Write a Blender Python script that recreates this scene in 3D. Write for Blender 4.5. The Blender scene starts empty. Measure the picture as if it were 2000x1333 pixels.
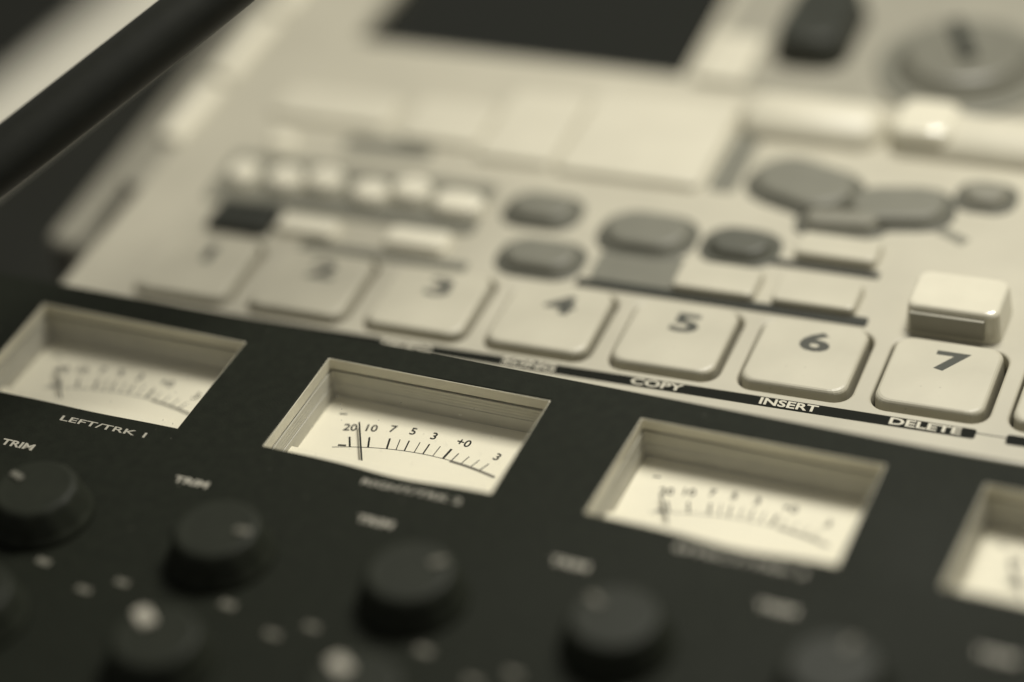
import bpy, bmesh, math, random
from mathutils import Vector, Matrix
random.seed(4)
SC = bpy.context.scene
COL = SC.collection
MM = 0.001
R = math.radians

# ------------------------------------------------------------------ camera, world, light, exposure
cam_d = bpy.data.cameras.new('camera')
cam = bpy.data.objects.new('camera', cam_d); COL.objects.link(cam)
cam.location = (260.098*MM, -314.515*MM, 279.507*MM)
cam.rotation_euler = (R(52.7394), R(5.7662), R(23.4822))
cam_d.sensor_width = 36.0; cam_d.lens = 94.85
cam_d.clip_start = 0.01; cam_d.clip_end = 50
cam_d.dof.use_dof = True; cam_d.dof.focus_distance = 0.457
cam_d.dof.aperture_fstop = 2.9
cam_d.dof.aperture_blades = 7
SC.camera = cam

world = bpy.data.worlds.new('World'); SC.world = world; world.use_nodes = True
bg = world.node_tree.nodes['Background']
bg.inputs[0].default_value = (1.0, 0.97, 0.90, 1); bg.inputs[1].default_value = 0.17

def area(name, loc, target, size, size_y, power, color):
    l = bpy.data.lights.new(name, 'AREA'); l.shape = 'RECTANGLE'; l.size = size; l.size_y = size_y
    l.energy = power; l.color = color
    o = bpy.data.objects.new(name, l); COL.objects.link(o)
    o.location = loc
    o.rotation_euler = (Vector(target)-Vector(loc)).to_track_quat('-Z', 'Y').to_euler()
    return o
area('softbox_lamp', (0.16, 0.155, 0.32), (0.12, 0.04, 0.0), 0.13, 0.12, 1.7, (1.0, 0.965, 0.88))

SC.view_settings.view_transform = 'Standard'; SC.view_settings.look = 'None'
SC.view_settings.exposure = 0; SC.view_settings.gamma = 1
SC.render.engine = 'CYCLES'

# ------------------------------------------------------------------ materials
def mat(name, col, rough=0.5, spec=0.5, noise=0.0, nscale=300, bump=0.0, bscale=900, coat=0.0, dust=0.0, dcol=(.45, .43, .36, 1)):
    m = bpy.data.materials.new(name); m.use_nodes = True
    nt = m.node_tree; b = nt.nodes['Principled BSDF']
    b.inputs['Roughness'].default_value = rough
    b.inputs['Specular IOR Level'].default_value = spec
    b.inputs['Coat Weight'].default_value = coat
    b.inputs['Coat Roughness'].default_value = 0.12
    tc = nt.nodes.new('ShaderNodeTexCoord')
    n = nt.nodes.new('ShaderNodeTexNoise'); n.inputs['Scale'].default_value = nscale; n.inputs['Detail'].default_value = 6
    nt.links.new(tc.outputs['Object'], n.inputs['Vector'])
    r = nt.nodes.new('ShaderNodeMapRange')
    r.inputs['From Min'].default_value = 0.3; r.inputs['From Max'].default_value = 0.7
    r.inputs['To Min'].default_value = 1-noise; r.inputs['To Max'].default_value = 1+noise
    nt.links.new(n.outputs['Fac'], r.inputs['Value'])
    mx = nt.nodes.new('ShaderNodeVectorMath'); mx.operation = 'SCALE'
    mx.inputs[0].default_value = col
    nt.links.new(r.outputs['Result'], mx.inputs['Scale'])
    src = mx.outputs['Vector']
    if dust:                                              # lint and dust specks with a shape of their own
        vo = nt.nodes.new('ShaderNodeTexVoronoi'); vo.inputs['Scale'].default_value = 260
        nt.links.new(tc.outputs['Object'], vo.inputs['Vector'])
        lt = nt.nodes.new('ShaderNodeMath'); lt.operation = 'LESS_THAN'; lt.inputs[1].default_value = 0.055
        nt.links.new(vo.outputs['Distance'], lt.inputs[0])
        sm = nt.nodes.new('ShaderNodeTexNoise'); sm.inputs['Scale'].default_value = 28; sm.inputs['Detail'].default_value = 8
        nt.links.new(tc.outputs['Object'], sm.inputs['Vector'])
        ms = nt.nodes.new('ShaderNodeMapRange'); ms.inputs['From Min'].default_value = .45; ms.inputs['From Max'].default_value = .75
        ms.inputs['To Max'].default_value = dust
        nt.links.new(sm.outputs['Fac'], ms.inputs['Value'])
        mu = nt.nodes.new('ShaderNodeMath'); mu.operation = 'MULTIPLY'
        nt.links.new(lt.outputs[0], mu.inputs[0]); nt.links.new(ms.outputs[0], mu.inputs[1])
        cm = nt.nodes.new('ShaderNodeMix'); cm.data_type = 'RGBA'; cm.inputs[7].default_value = dcol
        nt.links.new(mu.outputs[0], cm.inputs[0]); nt.links.new(src, cm.inputs[6]); src = cm.outputs[2]
        rr = nt.nodes.new('ShaderNodeMapRange'); rr.inputs['To Min'].default_value = rough-.12; rr.inputs['To Max'].default_value = rough+.15
        nt.links.new(sm.outputs['Fac'], rr.inputs['Value']); nt.links.new(rr.outputs[0], b.inputs['Roughness'])
    nt.links.new(src, b.inputs['Base Color'])
    if bump:
        n2 = nt.nodes.new('ShaderNodeTexNoise'); n2.inputs['Scale'].default_value = bscale; n2.inputs['Detail'].default_value = 3
        nt.links.new(tc.outputs['Object'], n2.inputs['Vector'])
        bp = nt.nodes.new('ShaderNodeBump'); bp.inputs['Strength'].default_value = bump; bp.inputs['Distance'].default_value = 0.0002
        nt.links.new(n2.outputs['Fac'], bp.inputs['Height']); nt.links.new(bp.outputs['Normal'], b.inputs['Normal'])
    return m
M = {}
M['black_panel'] = mat('black_panel', (0.0128, 0.0148, 0.0098), 0.62, 0.10, 0.15, 500, 0.25, 2500, dust=0.35)
M['black_knob'] = mat('black_knob', (0.0175, 0.020, 0.013), 0.55, 0.2, 0.12, 400, 0.1, 1500)
M['black_gloss'] = mat('black_gloss', (0.016, 0.017, 0.013), 0.25, 0.3, 0.1, 300)
M['casing'] = mat('casing', (0.435, 0.412, 0.325), 0.42, 0.5, 0.05, 60, 0.15, 1800, dust=0.5, dcol=(.1, .095, .075, 1))
M['pad'] = mat('pad', (0.47, 0.446, 0.35), 0.42, 0.5, 0.07, 70, 0.12, 1500, dust=0.5, dcol=(.12, .11, .085, 1))
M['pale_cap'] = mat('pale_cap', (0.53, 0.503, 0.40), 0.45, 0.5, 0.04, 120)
M['gloss_key'] = mat('gloss_key', (0.62, 0.59, 0.47), 0.22, 0.6, 0.03, 200, coat=0.4)
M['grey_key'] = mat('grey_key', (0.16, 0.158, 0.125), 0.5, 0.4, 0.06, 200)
M['mid_key'] = mat('mid_key', (0.19, 0.185, 0.145), 0.5, 0.4, 0.05, 200)
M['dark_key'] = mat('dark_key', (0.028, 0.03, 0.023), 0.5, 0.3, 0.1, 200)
M['ink'] = mat('ink', (0.010, 0.011, 0.008), 0.7, 0.08)
M['grey_ink'] = mat('grey_ink', (0.07, 0.072, 0.06), 0.6, 0.2)
M['grey_print'] = mat('grey_print', (0.16, 0.155, 0.125), 0.6, 0.2)
M['faint_ink'] = mat('faint_ink', (0.10, 0.098, 0.08), 0.6, 0.2)
M['inner_plastic'] = mat('inner_plastic', (0.47, 0.455, 0.38), 0.4, 0.4, 0.05, 250)
M['white_ink'] = mat('white_ink', (0.42, 0.40, 0.33), 0.5, 0.3)
M['meter_face'] = mat('meter_face', (0.82, 0.78, 0.62), 0.6, 0.3, 0.015, 90)
M['meter_plastic'] = mat('meter_plastic', (0.60, 0.57, 0.45), 0.35, 0.5, 0.03, 250)
M['meter_dark'] = mat('meter_dark', (0.06, 0.062, 0.05), 0.5, 0.3)
M['needle'] = mat('needle', (0.02, 0.02, 0.016), 0.4, 0.3)
M['red_zone'] = mat('red_zone', (0.16, 0.15, 0.12), 0.6, 0.2)
M['screen'] = mat('screen', (0.012, 0.013, 0.010), 0.22, 0.3)
M['desk'] = mat('desk', (0.018, 0.019, 0.014), 0.6, 0.3, 0.25, 40, 0.2, 300)
M['bright_cap'] = mat('bright_cap', (0.72, 0.685, 0.55), 0.4, 0.5, 0.04, 150)
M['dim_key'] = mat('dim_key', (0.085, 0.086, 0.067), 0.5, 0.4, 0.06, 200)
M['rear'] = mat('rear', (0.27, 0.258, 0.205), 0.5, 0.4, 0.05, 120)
M['ruler'] = mat('ruler', (0.82, 0.79, 0.66), 0.4, 0.4, 0.05, 60)
M['lamp_black'] = mat('lamp_black', (0.015, 0.016, 0.012), 0.5, 0.3, 0.1, 300)
M['dial'] = mat('dial', (0.15, 0.147, 0.116), 0.35, 0.5, 0.04, 200)

def glass_mat():
    m = bpy.data.materials.new('clear_cover'); m.use_nodes = True
    nt = m.node_tree; nt.nodes.clear()
    o = nt.nodes.new('ShaderNodeOutputMaterial'); t = nt.nodes.new('ShaderNodeBsdfTransparent')
    g = nt.nodes.new('ShaderNodeBsdfGlossy'); g.inputs['Roughness'].default_value = 0.06
    mx = nt.nodes.new('ShaderNodeMixShader'); mx.inputs[0].default_value = 0.04
    nt.links.new(t.outputs[0], mx.inputs[1]); nt.links.new(g.outputs[0], mx.inputs[2])
    # a little dust lying on the clear cover
    tc = nt.nodes.new('ShaderNodeTexCoord'); vo = nt.nodes.new('ShaderNodeTexVoronoi'); vo.inputs['Scale'].default_value = 420
    lt = nt.nodes.new('ShaderNodeMath'); lt.operation = 'LESS_THAN'; lt.inputs[1].default_value = 0.06
    di = nt.nodes.new('ShaderNodeBsdfDiffuse'); di.inputs['Color'].default_value = (.4, .38, .32, 1)
    sc = nt.nodes.new('ShaderNodeMath'); sc.operation = 'MULTIPLY'; sc.inputs[1].default_value = 0.45
    m2 = nt.nodes.new('ShaderNodeMixShader')
    nt.links.new(tc.outputs['Object'], vo.inputs['Vector']); nt.links.new(vo.outputs['Distance'], lt.inputs[0]); nt.links.new(lt.outputs[0], sc.inputs[0])
    nt.links.new(sc.outputs[0], m2.inputs[0]); nt.links.new(mx.outputs[0], m2.inputs[1]); nt.links.new(di.outputs[0], m2.inputs[2])
    nt.links.new(m2.outputs[0], o.inputs['Surface'])
    return m
M['glass'] = glass_mat()

# ------------------------------------------------------------------ helpers
def empty(name, loc, label, cat, rz=0, group=None):
    o = bpy.data.objects.new(name, None); COL.objects.link(o)
    o.location = Vector(loc)*MM; o.rotation_euler = (0, 0, rz); o.empty_display_size = 0.01
    o['label'] = label; o['category'] = cat
    if group: o['group'] = group
    return o
def link(name, me, material, parent=None, loc=(0, 0, 0), rz=0):
    if material is not None and not me.materials: me.materials.append(material)
    o = bpy.data.objects.new(name, me); COL.objects.link(o)
    o.location = Vector(loc)*MM; o.rotation_euler = (0, 0, rz)
    if parent: o.parent = parent
    return o
def ring(cx, cy, sx, sy, r, z, n=5):
    """rounded rectangle loop, z may be a function of (x,y)"""
    r = max(min(r, sx/2-1e-3, sy/2-1e-3), 1e-3); out = []
    for k, (ax, ay) in enumerate(((1, 1), (-1, 1), (-1, -1), (1, -1))):
        for i in range(n+1):
            a = math.pi/2*(k+i/n)
            x = cx+ax*(sx/2-r)+r*math.cos(a); y = cy+ay*(sy/2-r)+r*math.sin(a)
            out.append((x, y, z(x, y) if callable(z) else z))
    return out
def circ(cx, cy, r, z, n=40):
    return [(cx+r*math.cos(2*math.pi*i/n), cy+r*math.sin(2*math.pi*i/n), z) for i in range(n)]
def loft(rings, cap0=True, cap1=True, smooth=False, name='mesh'):
    v = []; f = []; n = len(rings[0])
    for rg in rings: v += [tuple(c*MM for c in p) for p in rg]
    for k in range(len(rings)-1):
        for i in range(n):
            j = (i+1) % n
            f.append((k*n+i, k*n+j, (k+1)*n+j, (k+1)*n+i))
    if cap0: f.append(tuple(range(n-1, -1, -1)))
    if cap1: f.append(tuple((len(rings)-1)*n+i for i in range(n)))
    me = bpy.data.meshes.new(name); me.from_pydata(v, [], f)
    if smooth:
        for p in me.polygons: p.use_smooth = len(p.vertices) == 4
    me.update(); return me
def key_mesh(sx, sy, h, r=1.5, bev=0.5, taper=0.3, z0=0.0, top=None):
    """moulded key: slightly tapered sides, rounded shoulder"""
    t = top if top else h
    return loft([ring(0, 0, sx, sy, r, z0), ring(0, 0, sx-taper, sy-taper, r, h-bev),
                 ring(0, 0, sx-taper-bev*0.3, sy-taper-bev*0.3, r, h-bev*0.6),
                 ring(0, 0, sx-taper-bev*0.9, sy-taper-bev*0.9, r, h-bev*0.22),
                 ring(0, 0, sx-taper-bev*1.8, sy-taper-bev*1.8, r, h)], cap0=False)
def box_mesh(x0, x1, y0, y1, z0, z1, bev=0.3, r=0.3):
    cx, cy, sx, sy = (x0+x1)/2, (y0+y1)/2, x1-x0, y1-y0
    return loft([ring(cx, cy, sx, sy, r, z0, 3), ring(cx, cy, sx, sy, r, z1-bev, 3),
                 ring(cx, cy, sx-bev*0.6, sy-bev*0.6, r, z1-bev*0.3, 3), ring(cx, cy, sx-bev*2, sy-bev*2, r, z1, 3)])
def text_mesh(s, size, xs=1.0, shear=0.0, bold=0.0, align='CENTER', depth=0.02):
    c = bpy.data.curves.new('lettering', 'FONT'); c.body = s; c.size = size*MM/0.7
    c.align_x = align; c.align_y = 'CENTER'; c.offset = bold*MM; c.extrude = depth*MM; c.resolution_u = 3
    o = bpy.data.objects.new('lettering', c); COL.objects.link(o)
    dg = bpy.context.evaluated_depsgraph_get()
    me = bpy.data.meshes.new_from_object(o.evaluated_get(dg))
    bpy.data.objects.remove(o); bpy.data.curves.remove(c)
    for v in me.vertices: v.co.x *= xs
    me.materials.clear(); return me
def bars(segs, z, t=0.03):
    """flat printed strokes: (x0,y0,x1,y1,width) joined in one mesh"""
    v = []; f = []
    for x0, y0, x1, y1, w in segs:
        d = Vector((x1-x0, y1-y0)); n = Vector((-d.y, d.x)).normalized()*w/2; b = len(v)
        for zz in (z, z+t):
            for px, py in ((x0-n.x, y0-n.y), (x1-n.x, y1-n.y), (x1+n.x, y1+n.y), (x0+n.x, y0+n.y)):
                v.append((px*MM, py*MM, zz*MM))
        f += [(b+3, b+2, b+1, b), (b+4, b+5, b+6, b+7)] + [(b+i, b+(i+1) % 4, b+4+(i+1) % 4, b+4+i) for i in range(4)]
    me = bpy.data.meshes.new('strokes'); me.from_pydata(v, [], f); me.update(); return me
def plate_mesh(outer, holes, thick, bev):
    """flat plate with cut-outs, chamfered edges; top face at z=0"""
    c = bpy.data.curves.new('plate', 'CURVE'); c.dimensions = '2D'; c.fill_mode = 'BOTH'
    for loop in [outer]+holes:
        sp = c.splines.new('POLY'); sp.points.add(len(loop)-1); sp.use_cyclic_u = True
        for p, q in zip(sp.points, loop): p.co = (q[0]*MM, q[1]*MM, 0, 1)
    c.extrude = (thick/2-bev)*MM; c.bevel_depth = bev*MM; c.bevel_resolution = 2; c.offset = -bev*MM
    o = bpy.data.objects.new('plate', c); COL.objects.link(o)
    dg = bpy.context.evaluated_depsgraph_get()
    me = bpy.data.meshes.new_from_object(o.evaluated_get(dg))
    bpy.data.objects.remove(o); bpy.data.curves.remove(c)
    for v in me.vertices: v.co.z -= thick/2*MM
    me.materials.clear(); return me
def tube_mesh(pts, radii, n=20):
    P = [Vector(p) for p in pts]; rings_ = []
    for i, p in enumerate(P):
        d = (P[min(i+1, len(P)-1)]-P[max(i-1, 0)]).normalized()
        a = d.cross(Vector((0, 0, 1))).normalized(); b = d.cross(a)
        rings_.append([tuple(p+(a*math.cos(2*math.pi*k/n)+b*math.sin(2*math.pi*k/n))*radii[i]) for k in range(n)])
    return loft(rings_, smooth=True)

# ------------------------------------------------------------------ the desk
DESK = -60.0
desk = link('desk_top', box_mesh(-900, 1100, -700, 1300, DESK-25, DESK, 1, 1), M['desk'])
desk['kind'] = 'structure'

# ------------------------------------------------------------------ the black recorder
rec = empty('tape_recorder', (58, -60, DESK), 'black multitrack tape recorder with four white needle meters and rows of black knobs', 'tape recorder')
def rl(x, y, z): return (x-58, y+60, z-DESK)          # world mm -> recorder local mm
MW, MH = 41.8, 24.9
def cutout(i):
    x0 = 58*i; pts = [(x0, 0), (x0, -MH)]
    bow = (0.25, 0.85, 1.05, 0.5)[i]
    for k in range(1, 16):
        x = MW*k/16; pts.append((x0+x, -MH-bow*math.exp(-((x-26)/8.5)**2)))
    pts += [(x0+MW, -MH), (x0+MW, 0)]
    return pts
XL, XR, YF, YB = -44.0, 285.0, -190.0, 5.9
outer = [(XL, YF), (XR, YF), (XR, YB), (XL, YB)]
pm = plate_mesh(outer, [cutout(i) for i in range(4)], 2.0, 0.22)
link('front_panel', pm, M['black_panel'], rec, rl(0, 0, 0))
cx, cy = (XL+XR)/2, (YF+YB)/2; sx, sy = XR-XL, YB-YF
link('body', loft([ring(cx, cy, sx-8, sy-8, 3, DESK), ring(cx, cy, sx-6, sy-6, 3, -2.05), ring(cx, cy, sx-10, sy-10, 3, -2.05), ring(cx, cy, sx-10, sy-10, 3, -11)]),
     M['black_panel'], rec, rl(0, 0, 0))

def arc_y(x): return -10.75-(x-22.5)**2/96
FACE = -8.0
def meter(i, needle):
    x0 = 58*i
    W, H = MW, MH+1.0; cx, cy = MW/2, -(MH+1.0)/2
    # rim: pale moulded lip just under the panel, dark groove, inner walls, closed floor
    hs = loft([ring(cx, cy, W+3, H+3, .5, -2.02), ring(cx, cy, W+0.5, H+0.5, .3, -2.02), ring(cx, cy, W+0.5, H+0.5, .3, -2.15),
               ring(cx, cy, W+1.2, H+1.2, .3, -2.15), ring(cx, cy, W+1.2, H+1.2, .3, -8.6), ring(cx, cy, W+3, H+3, .5, -8.6)], cap0=False, cap1=False)
    me_ = link('meter', hs, M['meter_dark'], rec, rl(x0, 0, 0))
    rim = loft([ring(cx, cy, W+.4, H+.4, .4, -0.25), ring(cx, cy, W-.3, H-.3, .4, -0.25), ring(cx, cy, W-.3, H-.3, .4, -2.35),
                ring(cx, cy, W+.4, H+.4, .4, -2.35), ring(cx, cy, W+.4, H+.4, .4, -0.25)], False, False)
    link('rim', rim, M['meter_plastic'], me_)
    wr = [ring(cx, cy, W+.8, H+.8, .4, -2.75), ring(cx, cy, W-.6, H-.6, .4, -2.75)]
    z = -2.8
    for k in range(4):                                   # moulded ribs running round the inner wall
        wr += [ring(cx, cy, W-.6, H-.6, .4, z-.05), ring(cx, cy, W-.6, H-.6, .4, z-.42), ring(cx, cy, W-.46, H-.46, .4, z-.45), ring(cx, cy, W-.46, H-.46, .4, z-.60)]
        z -= .66
    wr += [ring(cx, cy, W-.7, H-.7, .4, z), ring(cx, cy, W-1.0, H-1.0, .4, -8.3)]
    link('inner_wall', loft(wr, False, False), M['inner_plastic'], me_)
    link('face_plate', box_mesh(-.3, W+.3, -H-.3, .3, FACE-.5, FACE, .02, .2), M['meter_face'], me_)
    link('clear_cover', box_mesh(.35, W-.35, -H+.35, -.35, -2.62, -2.42, .02, .2), M['glass'], me_)
    s = []
    xs = [6.15+30*k/40 for k in range(41)]
    s += [(a, arc_y(a), b, arc_y(b), .13) for a, b in zip(xs, xs[1:])]
    for x, w in ((9.1, .34), (12.2, .34), (15.45, .34), (17.1, .17), (18.6, .26), (20.4, .16), (22.0, .26), (23.85, .16), (25.8, .42), (27.4, .2), (29.3, .16), (31.2, .16), (33.0, .2)):
        d = Vector((x-22, arc_y(x)+38)).normalized(); L_ = 2.75 if x < 27 else 2.2
        s.append((x, arc_y(x), x+d.x*L_, arc_y(x)+d.y*L_, w))
    s += [(6.9, -12.75, 8.3, -12.45, .4), (3.4, -5.0, 4.7, -4.8, .3)]
    link('scale_marks', bars(s, FACE), M['ink'], me_)
    xs = [27.2+9*k/12 for k in range(13)]
    link('overload_arc', bars([(a, arc_y(a)-.12, b, arc_y(b)-.12, .5) for a, b in zip(xs, xs[1:])], FACE+.035), M['red_zone'], me_)
    for t, x, y in (('20', 6.9, -7.95), ('10', 10.4, -7.1), ('7', 14.2, -6.2), ('5', 17.9, -5.8), ('3', 21.9, -5.95), ('+0', 27.5, -6.1), ('3', 34.5, -7.9)):
        link('numeral', text_mesh(t, 1.75, 1.0, bold=.03), M['ink'], me_, (x, y, FACE+.03), math.atan2(-(x-22), 40)*0.6)
    (ax, ay), (bx, by) = needle
    d = Vector((bx-ax, by-ay)).normalized()
    nd = bars([(ax, ay, bx+d.x*2, by+d.y*2, .3)], 0, .12)
    link('needle', nd, M['needle'], me_, (0, 0, -7.05))
    link('lower_cover', box_mesh(.2, W-.2, -H+.2, -16.9, -6.75, -6.4, .12, .3), M['meter_face'], me_)
    # printed name under the meter
    t = ('LEFT/TRK 1', 'RIGHT/TRK 2', 'EFFECT/TRK 3', 'TRK 4')[i]
    me = text_mesh(t, 1.25, 1.0, bold=.02, align='RIGHT')
    w = max(v.co.x for v in me.vertices)-min(v.co.x for v in me.vertices)
    k = (16.7, 17.8, 21.3, 9)[i]*MM/w
    for v in me.vertices: v.co.x *= k
    link('lettering', me, M['white_ink'], rec, rl(x0+38.2, -28.35, 0.02))
meter(0, ((6.28, -9.05), (12.07, -16.49)))
meter(1, ((8.4, -7.2), (13.37, -16.4)))
meter(2, ((6.63, -9.78), (10.74, -17.04)))
meter(3, ((6.63, -9.78), (10.74, -17.04)))

# knobs with printed marks
trim_me = text_mesh('TRIM', 1.45, 1.0, bold=.06)
w = max(v.co.x for v in trim_me.vertices)-min(v.co.x for v in trim_me.vertices)
for v in trim_me.vertices: v.co.x *= 6.3*MM/w
def knob_mesh(r, h):
    n = 48
    def flut(rad, z):
        return [(rad*(1+(.035 if (i // 2) % 2 else 0))*math.cos(2*math.pi*i/n), rad*(1+(.035 if (i//2) % 2 else 0))*math.sin(2*math.pi*i/n), z) for i in range(n)]
    return loft([circ(0, 0, r+.9, 0, n), circ(0, 0, r+.9, .7, n), circ(0, 0, r+.4, 1.3, n), flut(r, 1.8), flut(r-.9, h-.9), circ(0, 0, r-1.2, h-.3, n), circ(0, 0, r-1.7, h, n), circ(0, 0, r-2.6, h-.25, n)], smooth=True)
KN = knob_mesh(7.9, 6.2)
PT = loft([ring(0, 4.6, 1.3, 2.6, .4, 5.9), ring(0, 4.6, 1.3, 2.6, .4, 6.25), ring(0, 4.6, 1.0, 2.2, .4, 6.4)])
PT2 = loft([ring(0, 4.6, 2.8, 4.2, .9, 5.8), ring(0, 4.6, 2.8, 4.2, .9, 6.3), ring(0, 4.6, 2.3, 3.7, .9, 6.6)])
COLX = 33.7
turns = {0: (70, -85, -50, 60, -15, 15), 1: (40, 50, 55, -40, 10, 0)}
for c in range(-1, 6):
    for rrow, (yy, dx) in enumerate(((-51.4, -1.8), (-76.0, 1.0))):
        x = 66.6-COLX+COLX*c+dx
        k = link('knob', KN, M['black_knob'], rec, rl(x, yy, 0), 0)
        p = link('pointer', PT2 if rrow else PT, M['white_ink' if rrow else 'grey_print'], k, (0, 0, 0), R(turns[rrow][c % 6]))
    x = 66.6-COLX+COLX*c
    link('lettering', trim_me, M['white_ink'], rec, rl(x-15.5, -36.8, 0.02))
    link('printed_mark', bars([(x+3.2, -61.0, x+5.8, -61.3, 1.3)], 0.02), M['grey_print'], rec, rl(0, 0, 0))
    link('printed_mark', bars([(x+13.0, -64.8, x+15.6, -65.1, 1.1)], 0.02), M['grey_print'], rec, rl(0, 0, 0))
    link('printed_mark', bars([(x+18.2, -61.5, x+20.6, -61.8, 1.1)], 0.02), M['grey_print'], rec, rl(0, 0, 0))

# ------------------------------------------------------------------ the pale drum machine
TH = R(2.54)
dm = empty('drum_machine', (14.17, 33.64, DESK), 'pale beige drum machine with numbered square pads and black display, behind the black recorder', 'drum machine', TH)
H0 = -10-DESK                                            # height of its top surface
def dpart(name, me, m, x=0, y=0, h=0, rz=0, parent=None):
    return link(name, me, m, dm, (x, y, H0+h), rz)
# casing with the recessed display cut into it
lcd = (-4.2, 68.3, 79.0, 128.0)
case = plate_mesh([(-24.2, -23.5), (250, -23.5), (250, 205), (-24.2, 205)], [[(lcd[0], lcd[2]), (lcd[1], lcd[2]), (lcd[1], lcd[3]), (lcd[0], lcd[3])]] +
                  [[q[:2] for q in ring(23.65*i+.2, -5.0, 20.4, 20.0, 3.2, 0, 6)] for i in range(9)], 4.0, 0.5)
dpart('casing', case, M['casing'])
dpart('base', loft([ring(112.9, 90.7, 268, 222, 3, -H0), ring(112.9, 90.7, 272, 226, 3, -3.8), ring(112.9, 90.7, 266, 220, 3, -3.8), ring(112.9, 90.7, 266, 220, 3, -6)]), M['dark_key'])
dpart('display_window', box_mesh(lcd[0]-2, lcd[1]+2, lcd[2]-2, lcd[3]+2, -5.5, -3.2), M['screen'])
# rounded left lip and lower side cheek
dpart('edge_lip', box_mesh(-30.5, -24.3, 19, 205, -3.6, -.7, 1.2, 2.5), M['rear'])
for y0_, y1_ in ((34, 56), (58, 84), (86, 150)):
    dpart('edge_highlight', box_mesh(-28.6, -23.6, y0_, y1_, -.8, 1.4, 1.1, 1.8), M['bright_cap'])  # bright strips put the left edge's highlight into colour
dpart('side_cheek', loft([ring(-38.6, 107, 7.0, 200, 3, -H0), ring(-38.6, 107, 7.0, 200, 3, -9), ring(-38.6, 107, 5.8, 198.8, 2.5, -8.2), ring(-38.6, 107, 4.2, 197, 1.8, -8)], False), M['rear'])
# pads 1 to 8
PAD = key_mesh(19.2, 18.8, 1.3, 2.6, .7, .4, -3.4)
for i in range(9):
    x = 23.65*i
    pd = dpart('pad', PAD, M['pad'], x+.1, -4.9)
    link('numeral', text_mesh(str(i+1), 4.9, 1.6, bold=.24), M['grey_ink'], pd, (.8, 3.3, 1.3))
# black label strip with pale words
dpart('label_shade_strip', box_mesh(-9, 151.2, -19.0, -16.5, 0.0, .05, .01, .5), M['ink'])
dpart('label_shade_strip', box_mesh(156.3, 215, -19.0, -16.5, 0.0, .05, .01, .5), M['ink'])
dpart('printed_line', bars([(151.2, -17.4, 156.3, -17.4, .22)], 0.0, .04), M['grey_ink'])
for i, t, wd in ((2, 'TEMPO', 10), (3, 'SONG', 10), (4, 'COPY', 9.5), (5, 'INSERT', 10.2), (6, 'DELETE', 12.2)):
    me = text_mesh(t, 1.7, 1.0, bold=.06)
    w = max(v.co.x for v in me.vertices)-min(v.co.x for v in me.vertices)
    for v in me.vertices: v.co.x *= wd*MM/w
    dpart('lettering', me, M['pale_cap'], 23.65*i+.7, -17.75, .07)

def key(name, m, ax, ay, sx, sy, h, r=1.2, bev=.5):
    """a moulded key: footprint centre, size and height in mm"""
    return dpart(name, key_mesh(sx, sy, h, r, bev), M[m], ax, ay)
# dark strips standing in for the shaded fronts of the key rows
dpart('label_shade_strip', box_mesh(71.5, 126, 6.4, 8.8, 0, .3, .05, .4), M['dark_key'])
dpart('label_shade_strip', box_mesh(100, 124.5, 20.6, 22.4, 0, .3, .05, .4), M['dark_key'])
dpart('label_shade_strip', box_mesh(16, 50, 5.6, 8.2, 0, .3, .05, .4), M['grey_key'])
# small keys
key('black_button', 'dark_key', 1.9, 11.6, 13.0, 9.0, 1.8)
for ax, ay, sx_ in ((-4.8, 25.4, 6.0), (4.4, 25.2, 7.6), (12.4, 26.6, 7.8), (22.9, 24.6, 7.8), (30.7, 27.0, 8.2), (41.4, 24.6, 10.5)):
    key('round_key', 'bright_cap', ax, ay, sx_, 7.2, 2.4, 3.5, 1.1)
key('round_key', 'bright_cap', -2.4, 38.4, 5.4, 5, 1.6, 2.2, .8)
key('function_key', 'bright_cap', 15.4, 11.6, 12.5, 5.0, 1.6)
key('function_key', 'bright_cap', 38.0, 12.4, 12.5, 6.0, 1.6)
dpart('key_surround', box_mesh(-10, 46.5, 16.6, 33.5, 0, .25, .05, 1.5), M['mid_key'])
dpart('label_shade_strip', box_mesh(2, 47, 17.2, 21.0, .25, .4, .05, .4), M['grey_key'])  # grey band painted as the shadow below the round keys
dpart('label_shade_strip', box_mesh(10, 29, 38.5, 43.5, 0, .25, .05, 2), M['grey_key'])
key('step_key', 'pad', 97.0, 12.6, 15.5, 8.6, 1.9)
key('step_key', 'pad', 115.6, 12.6, 15.5, 8.6, 1.9)
key('step_key', 'pad', 115.6, 26.5, 15.5, 7.0, 1.9)
# grey rubber buttons
for ax, ay, sx_, sy_, m, rz_ in ((57.6, 27.2, 13.5, 9.5, 'grey_key', 0), (62.6, 12.6, 15, 10, 'grey_key', 0), (79.6, 24.2, 17, 12, 'grey_key', 0), (97.6, 24.4, 13, 9.5, 'dim_key', 0),
                                 (103.8, 45.6, 21, 14.5, 'grey_key', -18), (122.6, 42.4, 19, 12, 'grey_key', 12), (137.4, 49.6, 9.5, 8, 'mid_key', 0), (113.5, 35.6, 15, 6, 'mid_key', 8)):
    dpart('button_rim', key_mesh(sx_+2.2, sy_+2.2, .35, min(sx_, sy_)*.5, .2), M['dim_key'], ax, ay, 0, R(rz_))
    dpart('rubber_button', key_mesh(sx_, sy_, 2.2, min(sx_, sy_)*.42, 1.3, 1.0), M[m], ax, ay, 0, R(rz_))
dpart('key_surround', box_mesh(73, 90, 9.0, 18.5, 0, .2, .05, 2), M['grey_key'])
dpart('printed_line', bars([(130.5, 38.5, 137, 35.0, 2.4)], 0, .05), M['mid_key'])
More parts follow.
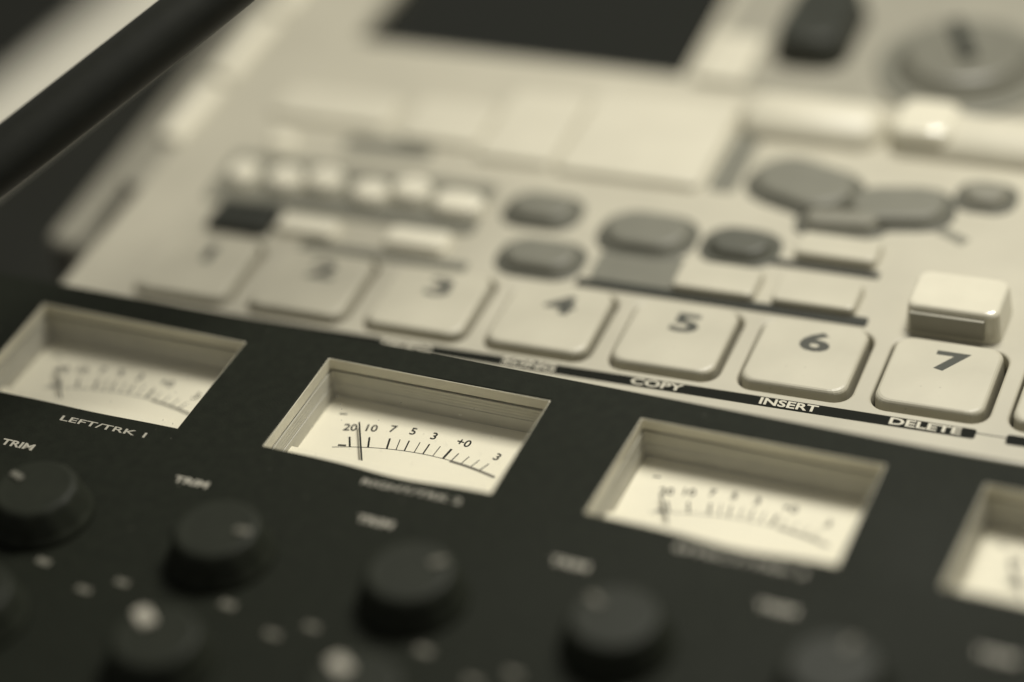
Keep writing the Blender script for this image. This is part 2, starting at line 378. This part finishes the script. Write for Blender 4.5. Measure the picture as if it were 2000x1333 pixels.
# large glossy start key: bright top, steep dark front
dpart('start_key', key_mesh(17.0, 11.6, 6.0, 1.8, .8, .8), M['gloss_key'], 141.2, 12.4)
dpart('front_shade', box_mesh(133.9, 147.0, 6.2, 7.2, .8, 4.7, .1, .2), M['rear'])  # added dark plate, gives the key front its shade by colour
# pale raised plates that imitate a patch of sheen under the display
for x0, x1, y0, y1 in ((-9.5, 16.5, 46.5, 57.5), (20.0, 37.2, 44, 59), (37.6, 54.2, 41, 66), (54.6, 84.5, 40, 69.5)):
    dpart('sheen_plate', key_mesh(x1-x0, y1-y0, 1.4, 2.0, .7), M['pale_cap'], (x0+x1)/2, (y0+y1)/2)
dpart('gap_shade_strip', box_mesh(85.6, 91.0, 41, 64, 0, .2, .05, 1.5), M['grey_key'])  # raised grey strip drawn as the shadowed gap beside the ridge bar
# pale ridge bar
rb = []
for a in range(0, 181, 15):
    rb.append((math.cos(R(a))*7.0, math.sin(R(a))*5.0))
def ridge(x0, x1):
    v = []; f = []; n = len(rb)
    for x, k in ((x0, .35), (x0+1.5, .8), (x0+4, 1), (x1-4, 1), (x1-1.5, .8), (x1, .35)):
        v += [(x*MM, p[0]*k*MM, p[1]*k*MM) for p in rb]
    for s_ in range(5):
        for i in range(n-1): f.append((s_*n+i, s_*n+i+1, (s_+1)*n+i+1, (s_+1)*n+i))
    f.append(tuple(range(n))); f.append(tuple(5*n+i for i in range(n-1, -1, -1)))
    me = bpy.data.meshes.new('ridge'); me.from_pydata(v, [], f)
    for p in me.polygons: p.use_smooth = len(p.vertices) == 4
    bm = bmesh.new(); bm.from_mesh(me); bmesh.ops.recalc_face_normals(bm, faces=bm.faces); bm.to_mesh(me); bm.free()
    return me
dpart('ridge_bar', ridge(84, 113.2), M['pale_cap'], 1, 66.5)
dpart('ridge_bar', ridge(113.8, 240), M['pale_cap'], 1, 66.5)
dpart('ridge_cap', key_mesh(12.5, 13, 5.6, 3, 1.6), M['gloss_key'], 122.0, 66.8)
dpart('rear_falloff_plate', box_mesh(71.0, 245, 76.2, 203, 0, .35, .1, 2), M['rear'])  # darker plate paints the light falling off toward the rear
# light plate, black fader cap and dial beside the display
dpart('light_plate', box_mesh(71.6, 82.0, 77.0, 94.5, 0, 1.6, .7, 1.2), M['pale_cap'])
dpart('fader_cap', key_mesh(15.5, 26.0, 7, 5.0, 1.4, 2.0), M['dark_key'], 92.0, 98.6)
dpart('dial_ring', loft([circ(0, 0, 17.5, .3), circ(0, 0, 17.5, 1.2), circ(0, 0, 16.8, 1.5)]), M['grey_key'], 123.5, 92)
dial = dpart('dial', loft([circ(0, 0, 15, 0), circ(0, 0, 15, 1.2), circ(0, 0, 12.5, 2.2), circ(0, 0, 11.8, 4.6), circ(0, 0, 11.0, 5.2), circ(0, 0, 9.5, 5.4), circ(0, 0, 7.5, 4.8)], smooth=True), M['dial'], 123.5, 92)
link('pointer', loft([ring(0, 3.5, 3.2, 14, .8, 4.8), ring(0, 3.5, 2.8, 13.6, .8, 6.0)]), M['dark_key'], dial, (0, 0, 0), R(25))

# ------------------------------------------------------------------ black lamp arm and the pale ruler at the left
arm = empty('lamp_arm', (-140, -205, DESK), 'black tubular lamp arm slanting across the upper left corner, beyond the recorder', 'lamp')
def al(p): return (p[0]+140, p[1]+205, p[2]-DESK)
ARM_SHIFT = Vector((-.92, .27, .89))
pts = [Vector(p)+ARM_SHIFT for p in ((-140, -205, -44), (-118, -184, -34), (-82, -146, -12), (-42, -93, 12), (-4.5, -41.8, 32.2),
                               (23.0, -0.6, 48.3), (46.3, 35.3, 63.1), (75, 84, 84))]
def smooth_path(P, n=8):                                 # Catmull-Rom through the bends
    out = []
    for i in range(len(P)-1):
        p0, p1, p2, p3 = P[max(i-1, 0)], P[i], P[i+1], P[min(i+2, len(P)-1)]
        for k in range(n):
            t = k/n
            out.append(0.5*((2*p1)+(p2-p0)*t+(2*p0-5*p1+4*p2-p3)*t*t+(3*p1-p0-3*p2+p3)*t**3))
    return out+[P[-1]]
arm_path = smooth_path(pts)
link('tube', tube_mesh([al(p) for p in arm_path], [5.0]*len(arm_path), 32), M['lamp_black'], arm)
b0 = al(pts[0])
link('base', loft([circ(b0[0], b0[1], 34, 0), circ(b0[0], b0[1], 34, 6), circ(b0[0], b0[1], 30, 9), circ(b0[0], b0[1], 8, 12), circ(b0[0], b0[1], 6, b0[2]+4)], smooth=True), M['lamp_black'], arm)

ru = empty('ruler', (-98, 170, DESK), 'pale plain ruler lying on the dark desk at upper left behind the lamp arm', 'ruler', R(-7))
link('blade', box_mesh(-13, 13, -150, 160, 0, 2.2, .6, 1), M['ruler'], ru)
